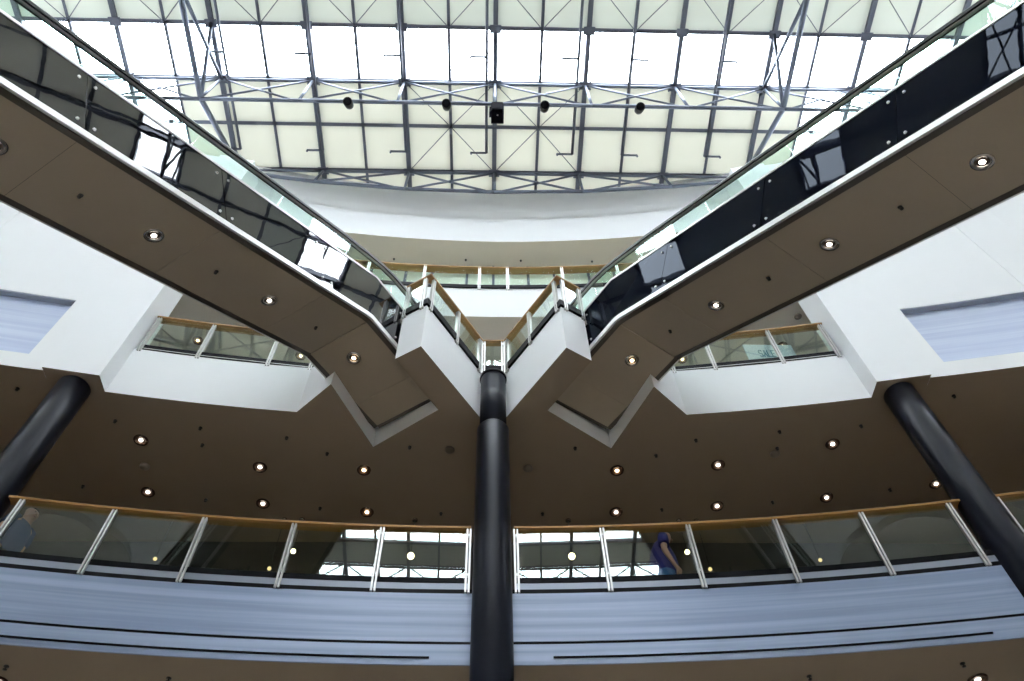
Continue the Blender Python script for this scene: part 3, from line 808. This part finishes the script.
# ================================================================== LOWEST GALLERY: LAMPS, ARCHED SCREENS, SIGN
def globe(x, y, z, label, r, m_):
    o = empty('pendant_lamp', (x, y, Z2B))
    MB().lathe([(.05, 0), (.05, -.03), (.008, -.035)], (x, y, Z2B), 16).build('ceiling_rose', M['ring_c'], o)
    MB().tube([(x, y, Z2B - .03), (x, y, z + .06)], .006, 6).build('cord', M['plastic_dark'], o)
    prof = [(r * math.sin(PI * i / 12), -r * math.cos(PI * i / 12)) for i in range(13)]
    MB().lathe(prof, (x, y, z), 20).build('globe', M[m_], o)
    tag(o, label, 'pendant lamp', 'pendant globe lamps behind the lowest balustrade')
for s in (-1, 1):
    for x, z, w in ((1.405, 9.21, 'nearest the centre column'), (3.458, 9.31, 'second from the centre column'), (3.78, 8.93, 'third from the centre column'), (5.775, 9.135, 'farthest from the centre column')):
        globe(s * x, 10.6, z, 'warm globe lamp seen through the lowest glass, %s on the %s' % (w, SIDE[s]), .062 if x < 2 else .045 if x < 3.6 else .034, 'globe' if x < 3.6 else 'globe_dim')
# sale sign behind the right middle balustrade
sg_ = empty('sign', (5.85, 9.0, Z2T))
MB().box(5.27, 6.30, 8.99, 9.02, 12.45, 13.53).build('board', M['sign'], sg_)
for x in (5.4, 6.2): MB().tube([(x, 9.03, Z2T), (x, 9.03, 12.6)], .02, 8).build('leg', M['steel'], sg_)
for x in (5.4, 6.2): MB().box(x - .03, x + .03, 8.85, 9.2, Z2T, Z2T + .02).build('foot', M['steel'], sg_)
def letters(word, x, y, z, h, w, gap, t):
    m = MB()
    G = {'S': [((1, .9), (.8, 1), (.2, 1), (0, .85), (0, .62), (.2, .5), (.8, .5), (1, .38), (1, .15), (.8, 0), (.2, 0), (0, .1))],
         'A': [((0, 0), (.5, 1), (1, 0)), ((.2, .36), (.8, .36))], 'L': [((0, 1), (0, 0), (1, 0))],
         'E': [((1, 1), (0, 1), (0, 0), (1, 0)), ((0, .52), (.8, .52))]}
    for ch in word:
        for st in G[ch]:
            P = [(x + a * w, y, z + b * h) for a, b in st]
            for p, q in zip(P[:-1], P[1:]):
                d = (Vector(q) - Vector(p)).normalized() * t * .4
                m.bar(Vector(p) - d, Vector(q) + d, .008, t, Vector((d.z, 0, -d.x)))
        x += w + gap
    return m
letters('SALE', 5.535, 8.987, 13.09, .22, .06, .028, .024).build('lettering', M['ink'], sg_)
tag(sg_, 'pale blue board with dark letters behind the right middle balustrade', 'sign')

# ================================================================== PEOPLE
def skin_obj(name, verts, edges, radii, m_, parent, root=0, sub=2):
    me = bpy.data.meshes.new(name); me.from_pydata(verts, edges, []); me.update()
    o = bpy.data.objects.new(name, me); COL.objects.link(o); o.parent = parent
    me.materials.append(m_)
    md = o.modifiers.new('skin', 'SKIN'); md.use_smooth_shade = True
    sl = me.skin_vertices[0].data if me.skin_vertices else None
    if sl is None:
        bm = bmesh.new(); bm.from_mesh(me); bm.verts.layers.skin.verify(); bm.to_mesh(me); bm.free()
        sl = me.skin_vertices[0].data
    for i, r in enumerate(radii):
        sl[i].radius = r if isinstance(r, tuple) else (r, r); sl[i].use_root = (i == root)
    sb = o.modifiers.new('sub', 'SUBSURF'); sb.levels = sub; sb.render_levels = sub
    return o
class Chain:
    def __init__(s): s.v = []; s.e = []; s.r = []
    def pt(s, p, r, prev=None):
        s.v.append(tuple(p)); s.r.append(r); i = len(s.v) - 1
        if prev is not None: s.e.append((prev, i))
        return i
def person(name, loc, rz, label, H, girth, m_skin, m_top, m_leg, m_hair, lean, stride, jut=0.0):
    """faces local +x; z from the soles"""
    o = empty(name, loc); o.rotation_euler = (0, 0, rz)
    k = H / 1.75
    V = lambda x, y, z: (x * k, y * k, z * k)
    hipz = .93
    def trunk(z): return lean * (z - hipz)            # forward lean
    arms = {}
    for sd in (-1, 1):
        fw = .05 if sd < 0 else -.05
        sh = (trunk(1.43) - .01, sd * .20 * girth ** .3, 1.42)
        el = (trunk(1.14) - .05 + fw * .3, sd * .275 * girth ** .3, 1.13)
        wr = (trunk(.9) + .05 + fw, sd * .25 * girth ** .3, .89)
        arms[sd] = (sh, el, wr)
    legs = {}
    for sd in (-1, 1):
        st = stride * sd
        legs[sd] = ((0.0, sd * .10, .91), (st * .55 + .03, sd * .11, .49), (st - .02, sd * .11, .09), (st + .15, sd * .125, .045))
    # ---- body: one continuous surface
    c = Chain()
    pel = c.pt(V(0, 0, .97), (.14 * girth * k, .15 * girth * k))
    bel = c.pt(V(trunk(1.15) + .03 * girth, 0, 1.14), .135 * girth * k, pel)
    che = c.pt(V(trunk(1.34), 0, 1.34), (.135 * k, .16 * k), bel)
    nb = c.pt(V(trunk(1.47) - .005, 0, 1.47), .075 * k, che)
    jx = jut
    jw = c.pt(V(trunk(1.55) + .020 + jx * .75, 0, 1.555 - jx * .25), (.086 * k, .078 * k), nb)
    hd = c.pt(V(trunk(1.63) + .022 + jx, 0, 1.63 - jx * .3), (.122 * k, .100 * k), jw)
    cr = c.pt(V(trunk(1.7) + .008 + jx, 0, 1.70 - jx * .3), (.105 * k, .090 * k), hd)
    for sd in (-1, 1):
        sh, el, wr = arms[sd]
        a = c.pt(V(*sh), .062 * k, che); b = c.pt(V(*el), .046 * k, a); w = c.pt(V(*wr), .029 * k, b)
        pa = c.pt(V(wr[0] + .025, wr[1], wr[2] - .06), (.018 * k, .036 * k), w)
        kn = V(wr[0] + .04, wr[1], wr[2] - .095)
        for fi in range(4):
            off = (-.033 + .021 * fi); ln = (.066, .078, .074, .056)[fi]
            r0 = c.pt((kn[0] + off * k * .75, kn[1] + sd * .004 * k, kn[2]), .0088 * k, pa)
            r1 = c.pt((kn[0] + off * k + .006 * k, kn[1] - sd * .006 * k, kn[2] - ln * .5 * k), .0085 * k, r0)
            c.pt((kn[0] + off * k + .004 * k, kn[1] - sd * .026 * k, kn[2] - ln * k), .0075 * k, r1)
        t0 = c.pt((kn[0] + .038 * k, kn[1] - sd * .012 * k, kn[2] + .030 * k), .011 * k, pa)
        c.pt((kn[0] + .052 * k, kn[1] - sd * .02 * k, kn[2] - .012 * k), .009 * k, t0)
        hp_, kn_, an, toe = legs[sd]
        a = c.pt(V(*hp_), .088 * k, pel); b = c.pt(V(*kn_), .058 * k, a); d = c.pt(V(*an), .038 * k, b); c.pt(V(*toe), .03 * k, d)
    body = skin_obj('body', c.v, c.e, c.r, m_skin, o, pel)
    # ---- face
    hx, hz_ = trunk(1.63) + .014 + jut, 1.63 - jut * .3
    m = MB()
    m.tube([V(hx + .084, 0, hz_ + .015), V(hx + .108, 0, hz_ - .025), V(hx + .090, 0, hz_ - .034)], [.008 * k, .016 * k, .013 * k], 8)
    m.build('nose', m_skin).parent = o
    for sd in (-1, 1):
        MB().tube([V(hx + .080, sd * .030, hz_ + .008), V(hx + .091, sd * .030, hz_ + .008)], [.013 * k, .008 * k], 8).build('eye', M['eye']).parent = o
        MB().tube([V(hx - .012, sd * .076, hz_ + .022), V(hx - .020, sd * .090, hz_ + .005), V(hx - .010, sd * .078, hz_ - .030)], [.010 * k, .016 * k, .010 * k], 8).build('ear', m_skin).parent = o
    MB().tube([V(hx + .080, -.025, hz_ - .062), V(hx + .091, 0, hz_ - .060), V(hx + .080, .025, hz_ - .062)], [.004 * k, .008 * k, .004 * k], 8).build('mouth', M['lip']).parent = o
    # ---- hair: a cap over crown and nape, with a short beard line
    v = []; f = []; nu, nv = 18, 8
    for j in range(nv + 1):
        for i in range(nu):
            ang = 2 * PI * i / nu
            lo = .68 * PI if math.cos(ang) < -.1 else (.68 - .36 * min(1, (math.cos(ang) + .1) / .7)) * PI
            ph = lo * j / nv
            v.append(V(hx - .008 + .104 * math.sin(ph) * math.cos(ang), .090 * math.sin(ph) * math.sin(ang), hz_ + .012 + .106 * math.cos(ph)))
    for j in range(nv):
        for i in range(nu): f.append([j * nu + i, j * nu + (i + 1) % nu, (j + 1) * nu + (i + 1) % nu, (j + 1) * nu + i])
    MB().add(v, f, True).build('hair', m_hair).parent = o
    # ---- shirt: lofted rings with two sleeves
    def loft(m, rings, n=22):
        v = [V(cx_ + rx * math.cos(2 * PI * i / n), ry * math.sin(2 * PI * i / n) + oy, z) for z, cx_, rx, ry, oy in rings for i in range(n)]
        f = [[a * n + i, a * n + (i + 1) % n, (a + 1) * n + (i + 1) % n, (a + 1) * n + i] for a in range(len(rings) - 1) for i in range(n)]
        return m.add(v, f, True)
    g = girth
    m = loft(MB(), [(.87, .0, .160 * g, .182 * g, 0), (.95, .012, .176 * g, .190 * g, 0), (1.06, trunk(1.06) + .024 * g, .186 * g, .190 * g, 0), (1.16, trunk(1.16) + .018, .178 * g, .188 * g, 0),
                    (1.28, trunk(1.28), .152 * g ** .7, .195 * g ** .5, 0), (1.37, trunk(1.37) - .012, .130, .205 * g ** .4, 0), (1.43, trunk(1.43) - .014, .105, .175, 0),
                    (1.475, trunk(1.47) - .006, .080, .095, 0), (1.50, trunk(1.5), .072, .076, 0)])
    for sd in (-1, 1):
        sh, el, wr = arms[sd]
        q = [tuple(sh[i] + (el[i] - sh[i]) * t for i in range(3)) for t in (-.05, .2, .62)]
        m.tube([V(q[0][0], q[0][1] * .72, q[0][2]), V(*q[0]), V(*q[1]), V(*q[2])], [.07 * k, .080 * k, .082 * k, .080 * k], 16)
    m.build('shirt', m_top).parent = o
    # ---- trousers
    m = loft(MB(), [(.80, .0, .120 * g, .165 * g, 0), (.86, .0, .150 * g, .175 * g, 0), (.94, .0, .152 * g, .172 * g, 0), (1.0, .005, .150 * g, .165 * g, 0)])
    for sd in (-1, 1):
        hp_, kn_, an, toe = legs[sd]
        m.tube([V(hp_[0], hp_[1] * .95, .90), V(hp_[0] + (kn_[0] - hp_[0]) * .3, hp_[1], .77), V(*kn_), V((kn_[0] + an[0]) / 2 - .01, an[1], .29), V(an[0], an[1], .09)],
               [.108 * k, .108 * k, .080 * k, .074 * k, .070 * k], 16)
    m.build('trousers', m_leg).parent = o
    for sd in (-1, 1):
        an, toe = legs[sd][2], legs[sd][3]
        MB().tube([V(an[0] - .08, an[1], .045), V(an[0] - .02, an[1], .055), V(an[0] + .1, an[1], .05), V(toe[0] + .05, toe[1], .032)], [.03 * k, .046 * k, .044 * k, .026 * k], 12).build('shoe', M['shoe']).parent = o
    tag(o, label, 'person')
    return o
person('person', (2.50, 9.01, Z1T), 0.10, 'person in a blue short-sleeved shirt and jeans walking behind the lowest glass', 1.76, 1.12, M['skin'], M['navy'], M['jeans'], M['hair'], .09, .16, .07)
person('person', (-6.80, 8.55, Z1T), -.25, 'person in a dark blue top behind the lowest glass at the photo\'s left edge', 1.72, .95, M['skin2'], M['blue2'], M['dark_cloth'], M['hair'], .06, .05)

# ================================================================== LIGHT
W = bpy.data.worlds.new('sky'); S.world = W; W.use_nodes = True
bg = W.node_tree.nodes['Background']
bg.inputs['Color'].default_value = (.90, .955, 1.0, 1); bg.inputs['Strength'].default_value = 21.0

# ================================================================== CAMERA
f_px, yaw, pitch, roll = 774.9, math.radians(2.81), math.radians(56.51), math.radians(-1.80)
fw = Vector((math.sin(yaw) * math.cos(pitch), math.cos(yaw) * math.cos(pitch), math.sin(pitch)))
r = Vector((math.cos(yaw), -math.sin(yaw), 0)); u = r.cross(fw)
r2 = r * math.cos(roll) + u * math.sin(roll); u2 = u * math.cos(roll) - r * math.sin(roll)
cd = bpy.data.cameras.new('camera'); cam = bpy.data.objects.new('camera', cd); COL.objects.link(cam)
cam.matrix_world = Matrix(((r2.x, u2.x, -fw.x, -.045), (r2.y, u2.y, -fw.y, 0), (r2.z, u2.z, -fw.z, 0), (0, 0, 0, 1)))
cd.sensor_fit = 'HORIZONTAL'; cd.sensor_width = 36; cd.lens = f_px / 1024 * 36
cd.clip_start = .05; cd.clip_end = 200
S.camera = cam

S.view_settings.view_transform = 'Standard'; S.view_settings.look = 'None'
S.view_settings.gamma = 1; S.view_settings.exposure = 0; S.view_settings.use_curve_mapping = False
cy = S.cycles
cy.use_denoising = True
try: cy.denoiser = 'OPENIMAGEDENOISE'
except Exception: pass
cy.max_bounces = 10; cy.diffuse_bounces = 5; cy.glossy_bounces = 5; cy.transmission_bounces = 4; cy.transparent_max_bounces = 24
cy.sample_clamp_indirect = 8; cy.caustics_reflective = False; cy.caustics_refractive = False
